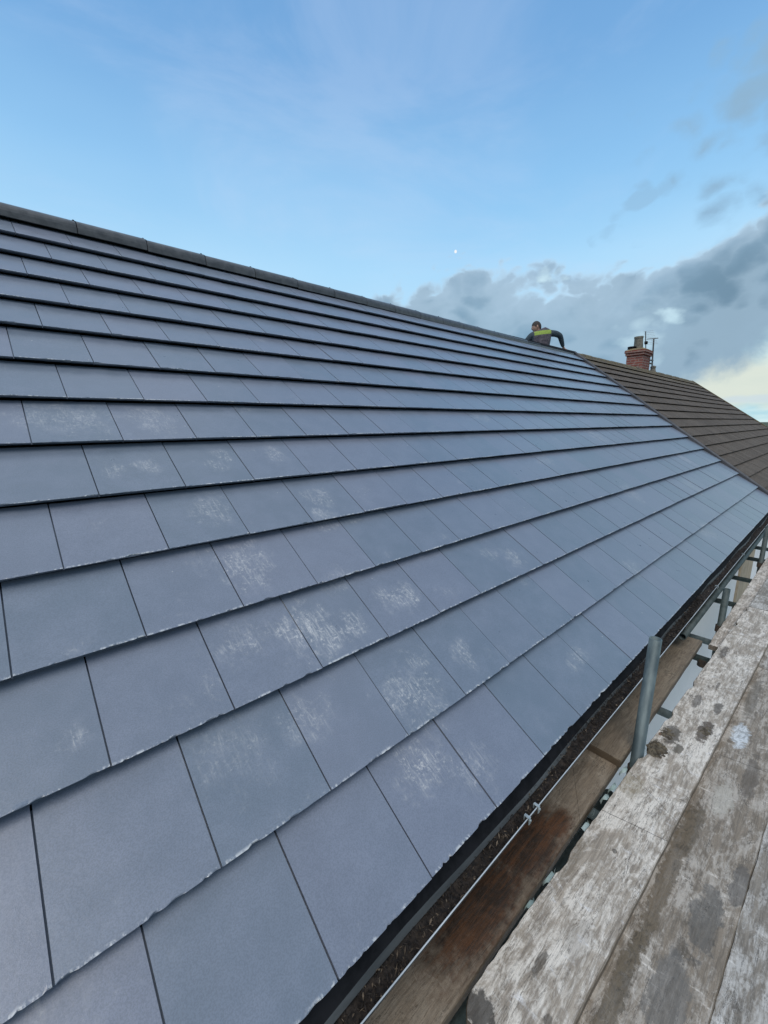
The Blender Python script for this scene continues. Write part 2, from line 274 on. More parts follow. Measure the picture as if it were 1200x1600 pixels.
def board_mat(name, base, light, dark, marks=(), wet=None, lightamt=0.75, seed=0.0, lines=()):
    m, t, b = mat(name, 0.72, 0.4)
    co = t.n('ShaderNodeTexCoord').outputs['Object']
    x, y, z = t.sep(co)[0:3]
    off = t.xyz(t.m('ADD', x, seed), y, z)
    grain = t.noise(t.scale(off, (1, 16, 16)), 4.5, 7, 0.7, 1.2)
    grain2 = t.noise(t.scale(off, (1, 26, 20)), 13.0, 5, 0.7, 0.5)
    patch = t.noise(t.scale(off, (1, 1.7, 1)), 5.5, 8, 0.68, 0.9)
    sm = t.noise(t.scale(off, (1, 2.4, 1), rot=(0, 0, 0.5)), 16.0, 8, 0.75, 1.4)
    fine = t.noise(off, 170.0, 4, 0.75)
    crk = t.m('ABSOLUTE', t.m('SUBTRACT', t.noise(t.scale(off, (1, 9, 9), rot=(0, 0, 0.04)), 3.2, 6, 0.65, 0.6), 0.5))
    spk = t.noise(off, 55.0, 6, 0.8)
    c = t.mix(t.ss(grain, 0.36, 0.64), base, tuple(v * 0.62 for v in base))
    c = t.mix(t.m('MULTIPLY', t.ss(grain2, 0.55, 0.70), 0.35), c, dark)
    # plaster and cement rubbed into the wood
    stk = t.noise(t.scale(off, (1, 7, 7), rot=(0, 0, 0.05)), 9.0, 7, 0.72, 0.3)
    pl = t.m('MULTIPLY', t.ss(t.m('ADD', t.m('ADD', t.m('MULTIPLY', patch, 0.40), t.m('MULTIPLY', sm, 0.30)), t.m('MULTIPLY', stk, 0.30)), 0.45, 0.57), lightamt)
    pl = t.m('MULTIPLY', pl, t.m('SUBTRACT', 1.0, t.m('MULTIPLY', t.ss(grain2, 0.52, 0.66), 0.45)))
    c = t.mix(pl, c, light)
    sm2 = t.noise(t.scale(off, (1, 0.35, 1), rot=(0, 0, -0.6)), 38.0, 6, 0.7, 0.6)
    c = t.mix(t.m('MULTIPLY', t.m('MULTIPLY', t.ss(sm2, 0.56, 0.68), 0.7), t.ss(patch, 0.40, 0.60)), c, tuple(min(0.8, v * 1.25) for v in light))
    dk = t.noise(t.scale(off, (1, 1.4, 1)), 8.0, 7, 0.72, 0.5)
    c = t.mix(t.m('MULTIPLY', t.ss(dk, 0.60, 0.70), 0.75), c, dark)
    c = t.mix(t.m('MULTIPLY', t.ss(fine, 0.52, 0.70), 0.30), c, tuple(v * 0.7 for v in dark))
    c = t.mix(t.m('MULTIPLY', t.m('MULTIPLY', t.ss(crk, 0.010, 0.002), t.ss(patch, 0.35, 0.55)), 0.75), c, tuple(v * 0.4 for v in dark))
    c = t.mix(t.m('MULTIPLY', t.ss(spk, 0.60, 0.70), 0.55), c, tuple(v * 0.6 for v in dark))
    c = t.mix(t.m('MULTIPLY', t.ss(spk, 0.38, 0.30), 0.5), c, tuple(min(.8, v * 1.2) for v in light))
    wob = t.m('MULTIPLY', t.m('SUBTRACT', t.noise(off, 26.0, 5, 0.7), 0.5), 1.9)
    hgt = None
    for (cx, cy, rx, ry, a, colr) in marks:
        bl = t.blob(x, y, cx, cy, rx, ry, wob, 1.0, 0.72)
        c = t.mix(t.m('MULTIPLY', bl, a), c, t.mix(t.ss(sm, 0.45, 0.6), colr, tuple(v * 0.5 for v in colr)))
    for (lx, slope, wd) in lines:
        d = t.m('ABSOLUTE', t.m('SUBTRACT', t.m('SUBTRACT', x, lx), t.m('MULTIPLY', y, slope)))
        c = t.mix(t.m('MULTIPLY', t.ss(t.m('ADD', d, t.m('MULTIPLY', t.m('SUBTRACT', sm, 0.5), 0.004)), wd, wd * 0.3), 0.8), c, tuple(v * 0.4 for v in dark))
    rgh = t.m('ADD', 0.36, t.m('MULTIPLY', sm, 0.5))
    if wet:
        wm = None
        for (cx, cy, rx, ry) in wet:
            bl = t.blob(x, y, cx, cy, rx, ry, t.m('MULTIPLY', wob, 0.5)); wm = bl if wm is None else t.m('MAXIMUM', wm, bl)
        wc = t.mix(t.ss(t.m('ADD', t.m('MULTIPLY', patch, 0.5), t.m('MULTIPLY', grain, 0.5)), 0.42, 0.58), (0.022, 0.014, 0.010), (0.105, 0.046, 0.020))
        wc = t.mix(t.m('MULTIPLY', t.ss(sm, 0.5, 0.66), 0.6), wc, (0.05, 0.03, 0.02))
        c = t.mix(t.m('MULTIPLY', wm, 0.93), c, wc)
        rgh = t.m('SUBTRACT', rgh, t.m('MULTIPLY', wm, 0.22))
    # bare brown edges below the worn top
    c = t.mix(t.m('MULTIPLY', t.ss(t.m('ABSOLUTE', t.sep(t.n('ShaderNodeNewGeometry').outputs['Normal'])[2]), 0.6, 0.3), 0.75), c, (0.085, 0.060, 0.036))
    t.put(b.inputs['Base Color'], c); t.put(b.inputs['Roughness'], rgh)
    n1 = bump(t, b, t.m('ADD', t.m('MULTIPLY', grain2, 0.7), t.m('MULTIPLY', sm, 0.8)), 0.55, 0.004)
    bump(t, b, fine, 0.35, 0.0015, n1)
    return m

# ------------------------------------------------------------------ object helpers
def tag(o, label=None, cat=None, group=None, kind=None):
    if label: o['label'] = label
    if cat: o['category'] = cat
    if group: o['group'] = group
    if kind: o['kind'] = kind
    return o
def empty(name, loc, parent=None):
    o = bpy.data.objects.new(name, None); C.objects.link(o); o.location = loc; o.empty_display_size = 0.1
    if parent: attach(o, parent)
    return o
def attach(o, parent):
    bpy.context.view_layer.update()
    o.parent = parent; o.matrix_parent_inverse = parent.matrix_world.inverted()
def link(name, me, mats, parent=None, smooth=False, loc=None):
    if not isinstance(mats, (list, tuple)): mats = [mats]
    for m in mats: me.materials.append(m)
    if smooth:
        for p in me.polygons: p.use_smooth = True
    o = bpy.data.objects.new(name, me); C.objects.link(o)
    if loc is not None:
        me.transform(Matrix.Translation(-Vector(loc))); o.location = loc
    if parent: attach(o, parent)
    return o
def bm_obj(name, bm, mats, parent=None, smooth=False, loc=None):
    me = bpy.data.meshes.new(name); bmesh.ops.recalc_face_normals(bm, faces=bm.faces[:]); bm.to_mesh(me); bm.free()
    return link(name, me, mats, parent, smooth, loc)
def py_obj(name, V, F, mats, parent=None, smooth=False, loc=None):
    me = bpy.data.meshes.new(name); me.from_pydata([tuple(v) for v in V], [], F); me.update()
    return link(name, me, mats, parent, smooth, loc)
def add_box(bm, x0, x1, y0, y1, z0, z1, bev=0.0, mat_i=0):
    vs = [bm.verts.new((x, y, z)) for x in (x0, x1) for y in (y0, y1) for z in (z0, z1)]
    fs = [bm.faces.new([vs[i] for i in f]) for f in ((0, 1, 3, 2), (4, 6, 7, 5), (0, 4, 5, 1), (2, 3, 7, 6), (0, 2, 6, 4), (1, 5, 7, 3))]
    for f in fs: f.material_index = mat_i
    if bev: bmesh.ops.bevel(bm, geom=list({e for f in fs for e in f.edges}), offset=bev, segments=2, affect='EDGES')
def add_tube(bm, a, b, r, r2=None, seg=20, hollow=0.0, cap=True):
    a, b = Vector(a), Vector(b); d = (b - a).normalized(); r2 = r if r2 is None else r2
    q = d.to_track_quat('Z', 'Y')
    def ring(p, rr): return [bm.verts.new(p + q @ Vector((rr * math.cos(2 * math.pi * k / seg), rr * math.sin(2 * math.pi * k / seg), 0))) for k in range(seg)]
    A, B = ring(a, r), ring(b, r2)
    for k in range(seg): bm.faces.new((A[k], A[(k + 1) % seg], B[(k + 1) % seg], B[k]))
    if hollow:
        A2, B2 = ring(a, r - hollow), ring(b, r2 - hollow)
        for k in range(seg):
            j = (k + 1) % seg
            bm.faces.new((A2[j], A2[k], B2[k], B2[j])); bm.faces.new((A[j], A[k], A2[k], A2[j])); bm.faces.new((B[k], B[j], B2[j], B2[k]))
    elif cap: bm.faces.new(A[::-1]); bm.faces.new(B)
def add_path(bm, pts, r, seg=10):
    for a, b in zip(pts[:-1], pts[1:]): add_tube(bm, a, b, r, seg=seg)

# ------------------------------------------------------------------ roof frame
TH = R(36.3); CT, ST = math.cos(TH), math.sin(TH)
def RP(u, v, n=0.0): return Vector((u, v * CT - n * ST, v * ST + n * CT))
VR = 4.93; YR, ZR = VR * CT, VR * ST
def RPB(u, v, n=0.0): p = RP(u, v, n); return Vector((p.x, 2 * YR - p.y, p.z))
VERGE = [(-0.2, 8.79), (0, 8.80), (0.5, 8.85), (1.12, 8.92), (2.07, 9.05), (3.07, 9.25), (4.57, 9.50), (5.1, 9.60)]
def verge(v):
    for (a, ua), (b, ub) in zip(VERGE[:-1], VERGE[1:]):
        if v <= b: return ua + (ub - ua) * (v - a) / (b - a)
    return VERGE[-1][1]
rng = random.Random(4)
def tiled_slope(name, mt, parent, courses, vtop, u0, u1f, W_, thick, F, near_detail=True, u0f=None, jag=1.0, gapw=0.0045, seed=1, dus=None):
    rg = random.Random(seed)
    V = []; FA = []; UV = []; ED = []
    def quad(ids, uvs, eds): FA.append(ids); UV.append(uvs); ED.append(eds)
    nC = len(courses)
    for k, v0 in enumerate(courses):
        G = (courses[k + 1] - v0) if k + 1 < nC else (vtop - v0)
        Gs = max(G, 0.25) if k + 1 < nC else 0.345
        ext = 0.02 if k + 1 < nC else 0.0
        s_ = 0.5 * (k % 2) * W_ + (dus[k] if dus else 0.0)
        i0 = int((u0 - 1) / W_) - 2
        for i in range(i0, i0 + 200):
            ua, ub = i * W_ + s_ + gapw / 2, (i + 1) * W_ + s_ - gapw / 2
            lo = u0 if u0f is None else u0f(v0 + 0.17)
            if ub <= lo + 0.02: continue
            hi = u1f(v0 + 0.17)
            if ua >= hi - 0.02: break
            ua = max(ua, lo); 
            cut_hi = ub > hi
            near = near_detail and (ua + 0.4) ** 2 + (v0 - .3) ** 2 < 3.2 ** 2 and ub > -1.3
            nu = 44 if near else (10 if near_detail and ua < 6 else 2)
            rn = rg.random(); dv = rg.uniform(-.0016, .0016); dn = rg.uniform(-.0009, .0012); tw = rg.uniform(-.0015, .0015)
            rows = [(0.0, -2), (0.0, -1), (0.0, 0), (0.0028, 1), (0.012, 2), (G * 0.5, 3), (G + ext, 4)]
            grid = []
            for (s, ty) in rows:
                row = []
                for j in range(nu + 1):
                    f = j / nu
                    v = v0 + s + dv
                    a, b_ = ua, ub
                    if u0f is not None: a = max(a, u0f(v))
                    if cut_hi or ub > hi - 0.4: b_ = min(b_, u1f(v))
                    u = a + (b_ - a) * f
                    n = -thick * s / Gs + dn + tw * (f - 0.5) * 2
                    if ty == -2: n = -thick + 0.0015 + dn; v += 0.036
                    if ty == -1: n = -0.010 + dn; v += 0.004
                    if near and ty in (-1, 0, 1):
                        q = Vector((u * 34, k * 5.1, 0.3))
                        ch = max(0.0, noise.noise(q * .6) - 0.24) * 0.013 + max(0.0, noise.noise(q * 2.3) - 0.30) * 0.010
                        ch2 = noise.noise(q * 2.2 + Vector((4, 0, 0))) * 0.0005
                        if ty == 0: v += (ch + ch2) * jag; n -= ch * 0.7 * jag
                        if ty == 1: v += ch * 0.8 * jag; n += max(0, noise.noise(q * 1.7 + Vector((0, 9, 0))) - 0.25) * 0.004
                        if ty == -1: v += noise.noise(q * 1.6) * 0.0022; 
                    elif ty == 0 and near_detail: v += noise.noise(Vector((u * 34, k * 5.1, 0.3))) * 0.0015
                    row.append(len(V)); V.append(F(u, v, n)); row.append((u, v, -0.02 if ty < 0 else s))
                grid.append(row)
            def g(r, j): return grid[r][2 * j], grid[r][2 * j + 1]
            for r in range(len(rows) - 1):
                for j in range(nu):
                    q = [g(r, j), g(r, j + 1), g(r + 1, j + 1), g(r + 1, j)]
                    quad([x[0] for x in q], [(x[1][0], x[1][1]) for x in q], [(rn, x[1][2]) for x in q])
            # side walls
            for j, flip in ((0, False), (nu, True)):
                for r in range(2, len(rows) - 1):
                    A, B = g(r, j), g(r + 1, j)
                    u_, v_ = A[1][0], A[1][1]; u2, v2 = B[1][0], B[1][1]
                    c1 = len(V); V.append(F(u2, v2, -thick * rows[r + 1][0] / Gs - 0.016)); V.append(F(u_, v_, -thick * rows[r][0] / Gs - 0.016))
                    ids = [A[0], B[0], c1, c1 + 1]
                    if flip: ids = ids[::-1]
                    quad(ids, [(u_, v_)] * 4, [(rn, -0.02)] * 4)
            if cut_hi: break
        # interlocking flange seen down in the joints
        ulo = u0 if u0f is None else u0f(v0 + .1); uhi = u1f(v0 + .1) - 0.01
        a = len(V)
        for (s, n) in ((0.003, -0.013), (G, -0.013 - thick * G / Gs)):
            V.append(F(ulo + .01, v0 + s, n)); V.append(F(uhi, v0 + s, n))
        quad([a, a + 1, a + 3, a + 2], [(0, 0)] * 4, [(0.2, -0.02)] * 4)
    me = bpy.data.meshes.new(name); me.from_pydata([tuple(v) for v in V], [], FA); me.update()
    l1 = me.uv_layers.new(name='roof_uv'); l2 = me.uv_layers.new(name='edge_uv')
    k = 0
    for uvs, eds in zip(UV, ED):
        for a_, b_ in zip(uvs, eds): l1.data[k].uv = a_; l2.data[k].uv = b_; k += 1
    return link(name, me, [mt], parent)

# ------------------------------------------------------------------ ground
def ground():
    V = [(-4000, -4000, -5.3), (4000, -4000, -5.3), (4000, 4000, -5.3), (-4000, 4000, -5.3)]
    o = py_obj('ground', V, [(0, 1, 2, 3)], M_GRASS); tag(o, kind='structure')
    V = [(-6, -6, -5.29), (23, -6, -5.29), (23, 14, -5.29), (-6, 14, -5.29)]
    o = py_obj('paved_yard', V, [(0, 1, 2, 3)], M_GROUND); tag(o, kind='structure')
ground()

# ------------------------------------------------------------------ house with the new roof
COURSE = [0.0019, .3403, .6885, 1.0278, 1.3703, 1.708, 2.0584, 2.4024, 2.7445, 3.1032, 3.4359, 3.7918, 4.1262, 4.4802]
DU = [-.008, .0038, .004, .0045, .0022, .0005, -.0056, -.0011, .0019, -.0083, .0001, -.0006, .0024, .0081]
house = empty('house', (3.0, YR, -5.29)); tag(house, 'house under a newly laid slate grey flat tiled roof', 'house')
XL = -3.6
roof = tiled_slope('roof', M_TILE, house, COURSE, 4.90, XL, verge, 0.33, 0.037, RP, True, seed=11, dus=DU)
roof_b = tiled_slope('back_roof', M_TILE, house, COURSE, 4.90, XL, verge, 0.33, 0.034, RPB, False, seed=12, dus=DU)
# felt and battens under the tiles
V = []; F = []
for fn in (RP, RPB):
    a = len(V)
    for v in (0.04, 4.9):
        V += [fn(XL + .03, v, -0.062), fn(verge(v) - .02, v, -0.062)]
    F.append((a, a + 1, a + 3, a + 2))
py_obj('roofing_felt', V, F, M_DARK, roof)
def half_round(bm, u0, u1, yc, zc, r, th=0.016, seg=18, flare=0.0, sq=1.0):
    prof = []
    for rr in (r, r - th):
        prof.append([(yc - rr * math.cos(math.pi * (k / seg)) * 1.0, zc + rr * (math.sin(math.pi * (k / seg)) ** 0.62) * sq) for k in range(seg + 1)])
    rings = []
    for u, fl in ((u0, 0), (u0 + 0.006, flare), (u1 - 0.006, flare), (u1, 0)):
        rings.append([[bm.verts.new((u, yc + (y - yc) * (1 + fl), zc + (z - zc) * (1 + fl))) for (y, z) in p] for p in prof])
    for A, B in zip(rings[:-1], rings[1:]):
        for i in (0, 1):
            for k in range(seg):
                f = (A[i][k], A[i][k + 1], B[i][k + 1], B[i][k]); bm.faces.new(f if i else f[::-1])
    for Rg in (rings[0], rings[-1]):
        for k in range(seg): bm.faces.new((Rg[0][k], Rg[0][k + 1], Rg[1][k + 1], Rg[1][k]))
    for k in (0, seg):
        for A, B in zip(rings[:-1], rings[1:]): bm.faces.new((A[0][k], B[0][k], B[1][k], A[1][k]))
RT = 0.5115   # ridge tile spacing
rg = random.Random(3)
for i in range(-7, 18):
    u0 = 0.2588 + i * RT; u1 = u0 + RT - 0.007
    if u0 < XL - 0.05: continue
    if u0 > verge(VR) - 0.3: break
    u1 = min(u1, verge(VR) + 0.02)
    bm = bmesh.new(); half_round(bm, u0, u1, YR, ZR - 0.088 - 0.0075 * max(0, u0) + rg.uniform(-.002, .002), 0.122, flare=0.006, sq=0.98)
    o = bm_obj('ridge_tile', bm, M_RIDGE, roof)
    bm = bmesh.new(); half_round(bm, u1 - 0.004, u1 + 0.011, YR, ZR - 0.090 - 0.0075 * max(0, u0), 0.119, sq=1.03)
    add_box(bm, u1 - 0.010, u1 + 0.006, YR - 0.03, YR + 0.03, ZR + 0.030 - 0.0075 * max(0, u0), ZR + 0.040 - 0.0075 * max(0, u0), 0.002)
    bm_obj('ridge_seal', bm, M_DARK, o)
# dry ridge roll / mortar bed under the ridge tiles
bm = bmesh.new()
for s in (-1, 1):
    fn = RP if s < 0 else RPB
    P = [fn(XL, 4.784, 0.002), fn(verge(4.77), 4.784, 0.002), fn(verge(4.77), 4.85, 0.022), fn(XL, 4.85, 0.022)]
    bm.faces.new([bm.verts.new(p) for p in P])
bm_obj('ridge_roll', bm, M_DARK, roof)
# bonding strip between the two roofs
def strip(fn, prof, v0, v1, nseg, off=0.0):
    V = []; F = []; n = len(prof)
    for k in range(nseg + 1):
        v = v0 + (v1 - v0) * k / nseg; u = verge(v) + off + 0.004 * math.sin(v * 9)
        for (du, nn) in prof: V.append(fn(u + du, v, nn))
    for k in range(nseg):
        for j in range(n):
            a = k * n + j; b = k * n + (j + 1) % n
            F.append((a, b, b + n, a + n))
    F.append(tuple(range(n))); F.append(tuple(range(nseg * n, nseg * n + n)))
    return V, F
prof = [(-0.024, -0.045), (-0.024, 0.012), (-0.014, 0.018), (-0.006, 0.006), (0.012, 0.004), (0.020, 0.022), (0.034, 0.026), (0.042, 0.018), (0.042, -0.045)]
for fn, nm in ((RP, 'bonding_strip'), (RPB, 'bonding_strip')):
    V, F = strip(fn, prof, -0.03, 4.86, 60)
    py_obj(nm, V, F, M_TRIM, roof)
# gable walls, front and back walls
WY0, WY1 = 0.25, 2 * YR - 0.25
XM = 8.0
def wall_block(name, x0, x1, y0, y1, mt, parent, zt=-0.06):
    bm = bmesh.new(); add_box(bm, x0, x1, y0, y1, -5.29, zt); return bm_obj(name, bm, mt, parent)
bm = bmesh.new(); add_box(bm, XL + .05, XM, WY0, WY1, -5.289, 0.06)
P0 = [(XL + .05, WY0, .0605), (XL + .05, WY1, .0605), (XL + .05, YR, ZR - .12)]; P1 = [(XM, WY0, .0605), (XM, WY1, .0605), (XM, YR, ZR - .12)]
va = [bm.verts.new(p) for p in P0]; vb = [bm.verts.new(p) for p in P1]
bm.faces.new(va); bm.faces.new(vb[::-1])
bm_obj('wall', bm, M_RENDER, house)
bm = bmesh.new(); add_box(bm, XM + .002, 9.45, WY0 - 0.03, WY1, -5.289, 0.03)
bm_obj('party_wall', bm, M_BUFF, house)
# fascia and soffit
bm = bmesh.new(); add_box(bm, XL, 8.80, 0.066, 0.084, -0.26, -0.052, 0.002); bm_obj('fascia', bm, M_DARK, house)
bm = bmesh.new(); add_box(bm, XL, 8.80, 0.085, WY0 - 0.031, -0.262, -0.252); bm_obj('soffit', bm, M_DARK, house)
# eaves felt tray drooping behind the gutter: seen as a grey streaked strip
V = []; F = []; n = 120
for i in range(n + 1):
    u = XL + (8.8 - XL) * i / n
    wv = 0.004 * math.sin(u * 5.1) + 0.003 * noise.noise(Vector((u * 3, 0, 0)))
    V += [(u, 0.055, -0.042), (u, 0.011 + wv, -0.098 + wv), (u, 0.001 + wv, -0.112)]
for i in range(n):
    a = 3 * i; F += [(a, a + 1, a + 4, a + 3), (a + 1, a + 2, a + 5, a + 4)]
o = py_obj('felt_tray', V, F, [M_FELT, M_DARK], house)
for k, p in enumerate(o.data.polygons): p.material_index = 1 - (k % 2)  # upper strip black: shade below the tile edge put into the colour
# gutter
GY, GZ, GR = 0.006, -0.100, 0.056
gut = empty('gutter', (3.0, GY, GZ), house)
V = []; F = []; seg = 16; st = 60
for i in range(st + 1):
    u = XL + (8.85 - XL) * i / st; sag = 0.003 * math.sin(u * 1.7)
    for k in range(seg + 1):
        a = math.pi + math.pi * k / seg
        V.append((u, GY + GR * math.cos(a), GZ + GR * math.sin(a) + sag))
    for k in range(seg, -1, -1):
        a = math.pi + math.pi * k / seg
        V.append((u, GY + (GR - .003) * math.cos(a), GZ + (GR - .003) * math.sin(a) + sag))
n = 2 * (seg + 1)
for i in range(st):
    for k in range(n):
        a = i * n + k; b = i * n + (k + 1) % n; F.append((a, b, b + n, a + n))
py_obj('gutter_channel', V, F, M_PVC, gut, smooth=True)
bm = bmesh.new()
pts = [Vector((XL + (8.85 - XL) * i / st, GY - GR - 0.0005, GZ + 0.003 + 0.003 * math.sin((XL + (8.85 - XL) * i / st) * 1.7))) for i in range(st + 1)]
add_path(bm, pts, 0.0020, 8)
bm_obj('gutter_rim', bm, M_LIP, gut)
for u in (2.92, 6.9):      # union brackets
    bm = bmesh.new()
    for k in range(12):
        a0 = math.pi + math.pi * k / 12; a1 = math.pi + math.pi * (k + 1) / 12
        q = [(r_, a_) for a_ in (a0, a1) for r_ in (GR + .002, GR + .007)]
        vs = [bm.verts.new((x, GY + r_ * math.cos(a_), GZ + r_ * math.sin(a_))) for x in (u - .05, u + .05) for (r_, a_) in q]
        for f in ((0, 1, 3, 2), (4, 6, 7, 5), (1, 5, 7, 3), (0, 2, 6, 4)): bm.faces.new([vs[j] for j in f])
    bm_obj('gutter_union', bm, M_PVC, gut)
for u in (0.776, 0.842, 3.9, 5.2):      # pale metal clips folded over the rim
    bm = bmesh.new(); y = GY - GR
    add_box(bm, u - .006, u + .006, y - .008, y - .005, GZ - .016, GZ + .010, .001)
    add_box(bm, u - .006, u + .006, y - .0078, y + .014, GZ + .0095, GZ + .0125, .001)
    add_box(bm, u - .007, u + .007, y + .010, y + .0135, GZ - .006, GZ + .010, .001)
    add_tube(bm, (u, y - .012, GZ + .002), (u, y - .004, GZ + .002), .0045, seg=10)
    o = bm_obj('gutter_clip', bm, M_CLIP, gut)
# leaf litter and moss in the gutter
V = []; F = []; nx = 900; ny = 9
for i in range(nx + 1):
    u = -1.2 + 10.0 * i / nx
    lvl = -0.128 + 0.014 * noise.noise(Vector((u * 1.3, 7, 0))) + (0.016 if u > 1.2 else -0.006 + 0.010 * max(0, u))
    for j in range(ny + 1):
        y = GY - 0.049 + 0.098 * j / ny
        q = Vector((u * 26, y * 26, 0)); z = lvl + 0.011 * noise.noise(q) + 0.006 * noise.noise(q * 3.3) + 0.012 * (j / ny)
        zmin = GZ - math.sqrt(max(0, (GR - .003) ** 2 - (y - GY) ** 2)) + 0.001
        V.append((u, y, max(z, zmin)))
for i in range(nx):
    for j in range(ny):
        a = i * (ny + 1) + j; F.append((a, a + ny + 1, a + ny + 2, a + 1))
rg = random.Random(8)
o = py_obj('leaf_litter', V, F, M_DEBRIS, gut); tag(o, 'dark decayed leaf litter and moss lying in the gutter', kind='stuff')
V = []; F = []
for i in range(9000):
    u = rg.uniform(-0.8, 8.7) if rg.random() < 0.5 else rg.uniform(-0.2, 3.5)
    y = GY + rg.uniform(-0.046, 0.046); l = rg.uniform(.003, .011); wd = rg.uniform(.0008, .0028)
    z = -0.124 + 0.014 * noise.noise(Vector((u * 1.3, 7, 0))) + (0.016 if u > 1.2 else -0.006 + 0.010 * max(0, u)) + rg.uniform(-.003, .012) + 0.010 * (y - GY + .046) / .09
    a = rg.uniform(0, math.pi); d = Vector((math.cos(a), math.sin(a), rg.uniform(-.4, .4))) * l; s = Vector((-math.sin(a), math.cos(a), rg.uniform(-.6, .6))) * wd
    p = Vector((u, y, z)); k = len(V)
    V += [p - d - s * .3, p - s + d * .1, p + d, p + s + d * .1 + Vector((0, 0, .002))]; F.append((k, k + 1, k + 2, k + 3))
o = py_obj('leaf_scraps', V, F, [M_DEBRIS, M_TWIG], gut); tag(o, 'curled brown leaf scraps and twigs in the gutter', kind='stuff')
for p in o.data.polygons: p.material_index = 1 if rg.random() < 0.16 else 0

# ------------------------------------------------------------------ neighbouring house with the old brown roof
nb = empty('neighbour_house', (15.0, YR, -5.29)); tag(nb, 'adjoining house under an old brown weathered tiled roof beyond the new one', 'house')
OC = [-0.02 + 0.29 * j for j in range(17)]
UE = 20.43
def vstart(v): return verge(v) + 0.045
nroof = tiled_slope('roof', M_OLD, nb, OC, 4.86, 8.8, lambda v: UE, 0.30, 0.030, RP, False, u0f=vstart, seed=5, gapw=0.0006)
tiled_slope('back_roof', M_OLD, nb, OC, 4.86, 8.8, lambda v: UE, 0.30, 0.030, RPB, False, u0f=vstart, seed=6)
V = []; F = []
for fn in (RP, RPB):
    a = len(V)
    for v in (0.04, 4.86): V += [fn(verge(v) + .06, v, -0.060), fn(UE - .02, v, -0.060)]
    F.append((a, a + 1, a + 3, a + 2))
py_obj('roofing_felt', V, F, M_DARK, nroof)
u0 = verge(VR) + 0.03
rg = random.Random(31)
while u0 < UE - 0.1:
    u1 = min(u0 + 0.455, UE)
    bm = bmesh.new(); half_round(bm, u0, u1 - 0.004, YR, ZR - 0.135 + rg.uniform(-.008, .008), 0.118, flare=rg.uniform(-.01, .02), sq=0.95)
    bm_obj('ridge_tile', bm, M_RIDGE_OLD, nroof); u0 += 0.455
bm = bmesh.new(); add_box(bm, UE - .03, UE + .03, 0, 4.9, -0.09, 0.012)
for v in bm.verts: v.co = RP(v.co.x, v.co.y, v.co.z)
bm_obj('verge_edge', bm, M_RIDGE_OLD, nroof)
bm = bmesh.new(); add_box(bm, 9.46, UE - .12, WY0, WY1, -5.289, 0.06)
for x in (UE - .12,):
    bm.faces.new([bm.verts.new(p) for p in ((x, WY0, .0605), (x, WY1, .0605), (x, YR, ZR - .12))])
bm_obj('wall', bm, M_RENDER, nb)
bm = bmesh.new(); add_box(bm, 8.87, UE, 0.066, 0.084, -0.26, -0.05); bm_obj('fascia', bm, M_DARK, nb)
V = []; F = []
for i in range(2):
    u = (8.86, UE)[i]
    for k in range(13):
        a = math.pi + math.pi * k / 12; V.append((u, GY + GR * math.cos(a), GZ + GR * math.sin(a)))
F = [(k, k + 1, k + 14, k + 13) for k in range(12)]
py_obj('gutter', V, F, M_PVC, nb, smooth=True)
# chimney
CX0, CX1, CY0, CY1 = 14.66, 15.36, 4.05, 4.52
ch = empty('chimney', (15.0, 4.3, 2.6), nb)
bm = bmesh.new(); add_box(bm, CX0, CX1, CY0, CY1, 2.3, 3.345); bm_obj('brick_stack', bm, M_BRICK, ch)
bm = bmesh.new(); add_box(bm, CX0 - .035, CX1 + .035, CY0 - .035, CY1 + .035, 3.347, 3.42, .006); add_box(bm, CX0 - .06, CX1 + .06, CY0 - .06, CY1 + .06, 3.422, 3.50, .008)
bm_obj('corbel_courses', bm, M_BRICK, ch)
bm = bmesh.new()
a = [bm.verts.new(p) for p in ((CX0 - .058, CY0 - .058, 3.502), (CX1 + .058, CY0 - .058, 3.502), (CX1 + .058, CY1 + .058, 3.502), (CX0 - .058, CY1 + .058, 3.502))]
b = [bm.verts.new(p) for p in ((CX0 + .10, CY0 + .08, 3.575), (CX1 - .10, CY0 + .08, 3.585), (CX1 - .10, CY1 - .08, 3.575), (CX0 + .10, CY1 - .08, 3.57))]
for k in range(4): bm.faces.new((a[k], a[(k + 1) % 4], b[(k + 1) % 4], b[k]))
bm.faces.new(b); bm.faces.new(a[::-1])
bmesh.ops.subdivide_edges(bm, edges=bm.edges[:], cuts=5, use_grid_fill=True)
for v in bm.verts: v.co += Vector((0, 0, .018 * noise.noise(v.co * 14)))
bm_obj('flaunching', bm, M_CAPM, ch)
bm = bmesh.new(); add_tube(bm, (15.03, 4.33, 3.57), (15.00, 4.34, 3.95), .135, .118, 24, hollow=.02)
add_tube(bm, (15.004, 4.3395, 3.90), (15.00, 4.34, 3.955), .132, .128, 24, hollow=.03)
bm_obj('chimney_pot', bm, M_POT, ch)
bm = bmesh.new(); add_tube(bm, (14.86, 4.47, 3.56), (14.86, 4.46, 3.625), .12, .11, 20); add_tube(bm, (14.86, 4.46, 3.625), (14.86, 4.46, 3.645), .13, .12, 20)
bm_obj('capped_flue', bm, M_DARK, ch)
bm = bmesh.new(); add_tube(bm, (15.65, 4.02, 2.82), (15.65, 4.02, 2.99), .11, .07, 16); add_tube(bm, (15.65, 4.02, 2.97), (15.65, 4.02, 3.06), .065, .085, 16); add_tube(bm, (15.65, 4.02, 3.06), (15.65, 4.02, 3.09), .085, .03, 16)
bm_obj('ridge_vent', bm, M_POT, nroof)
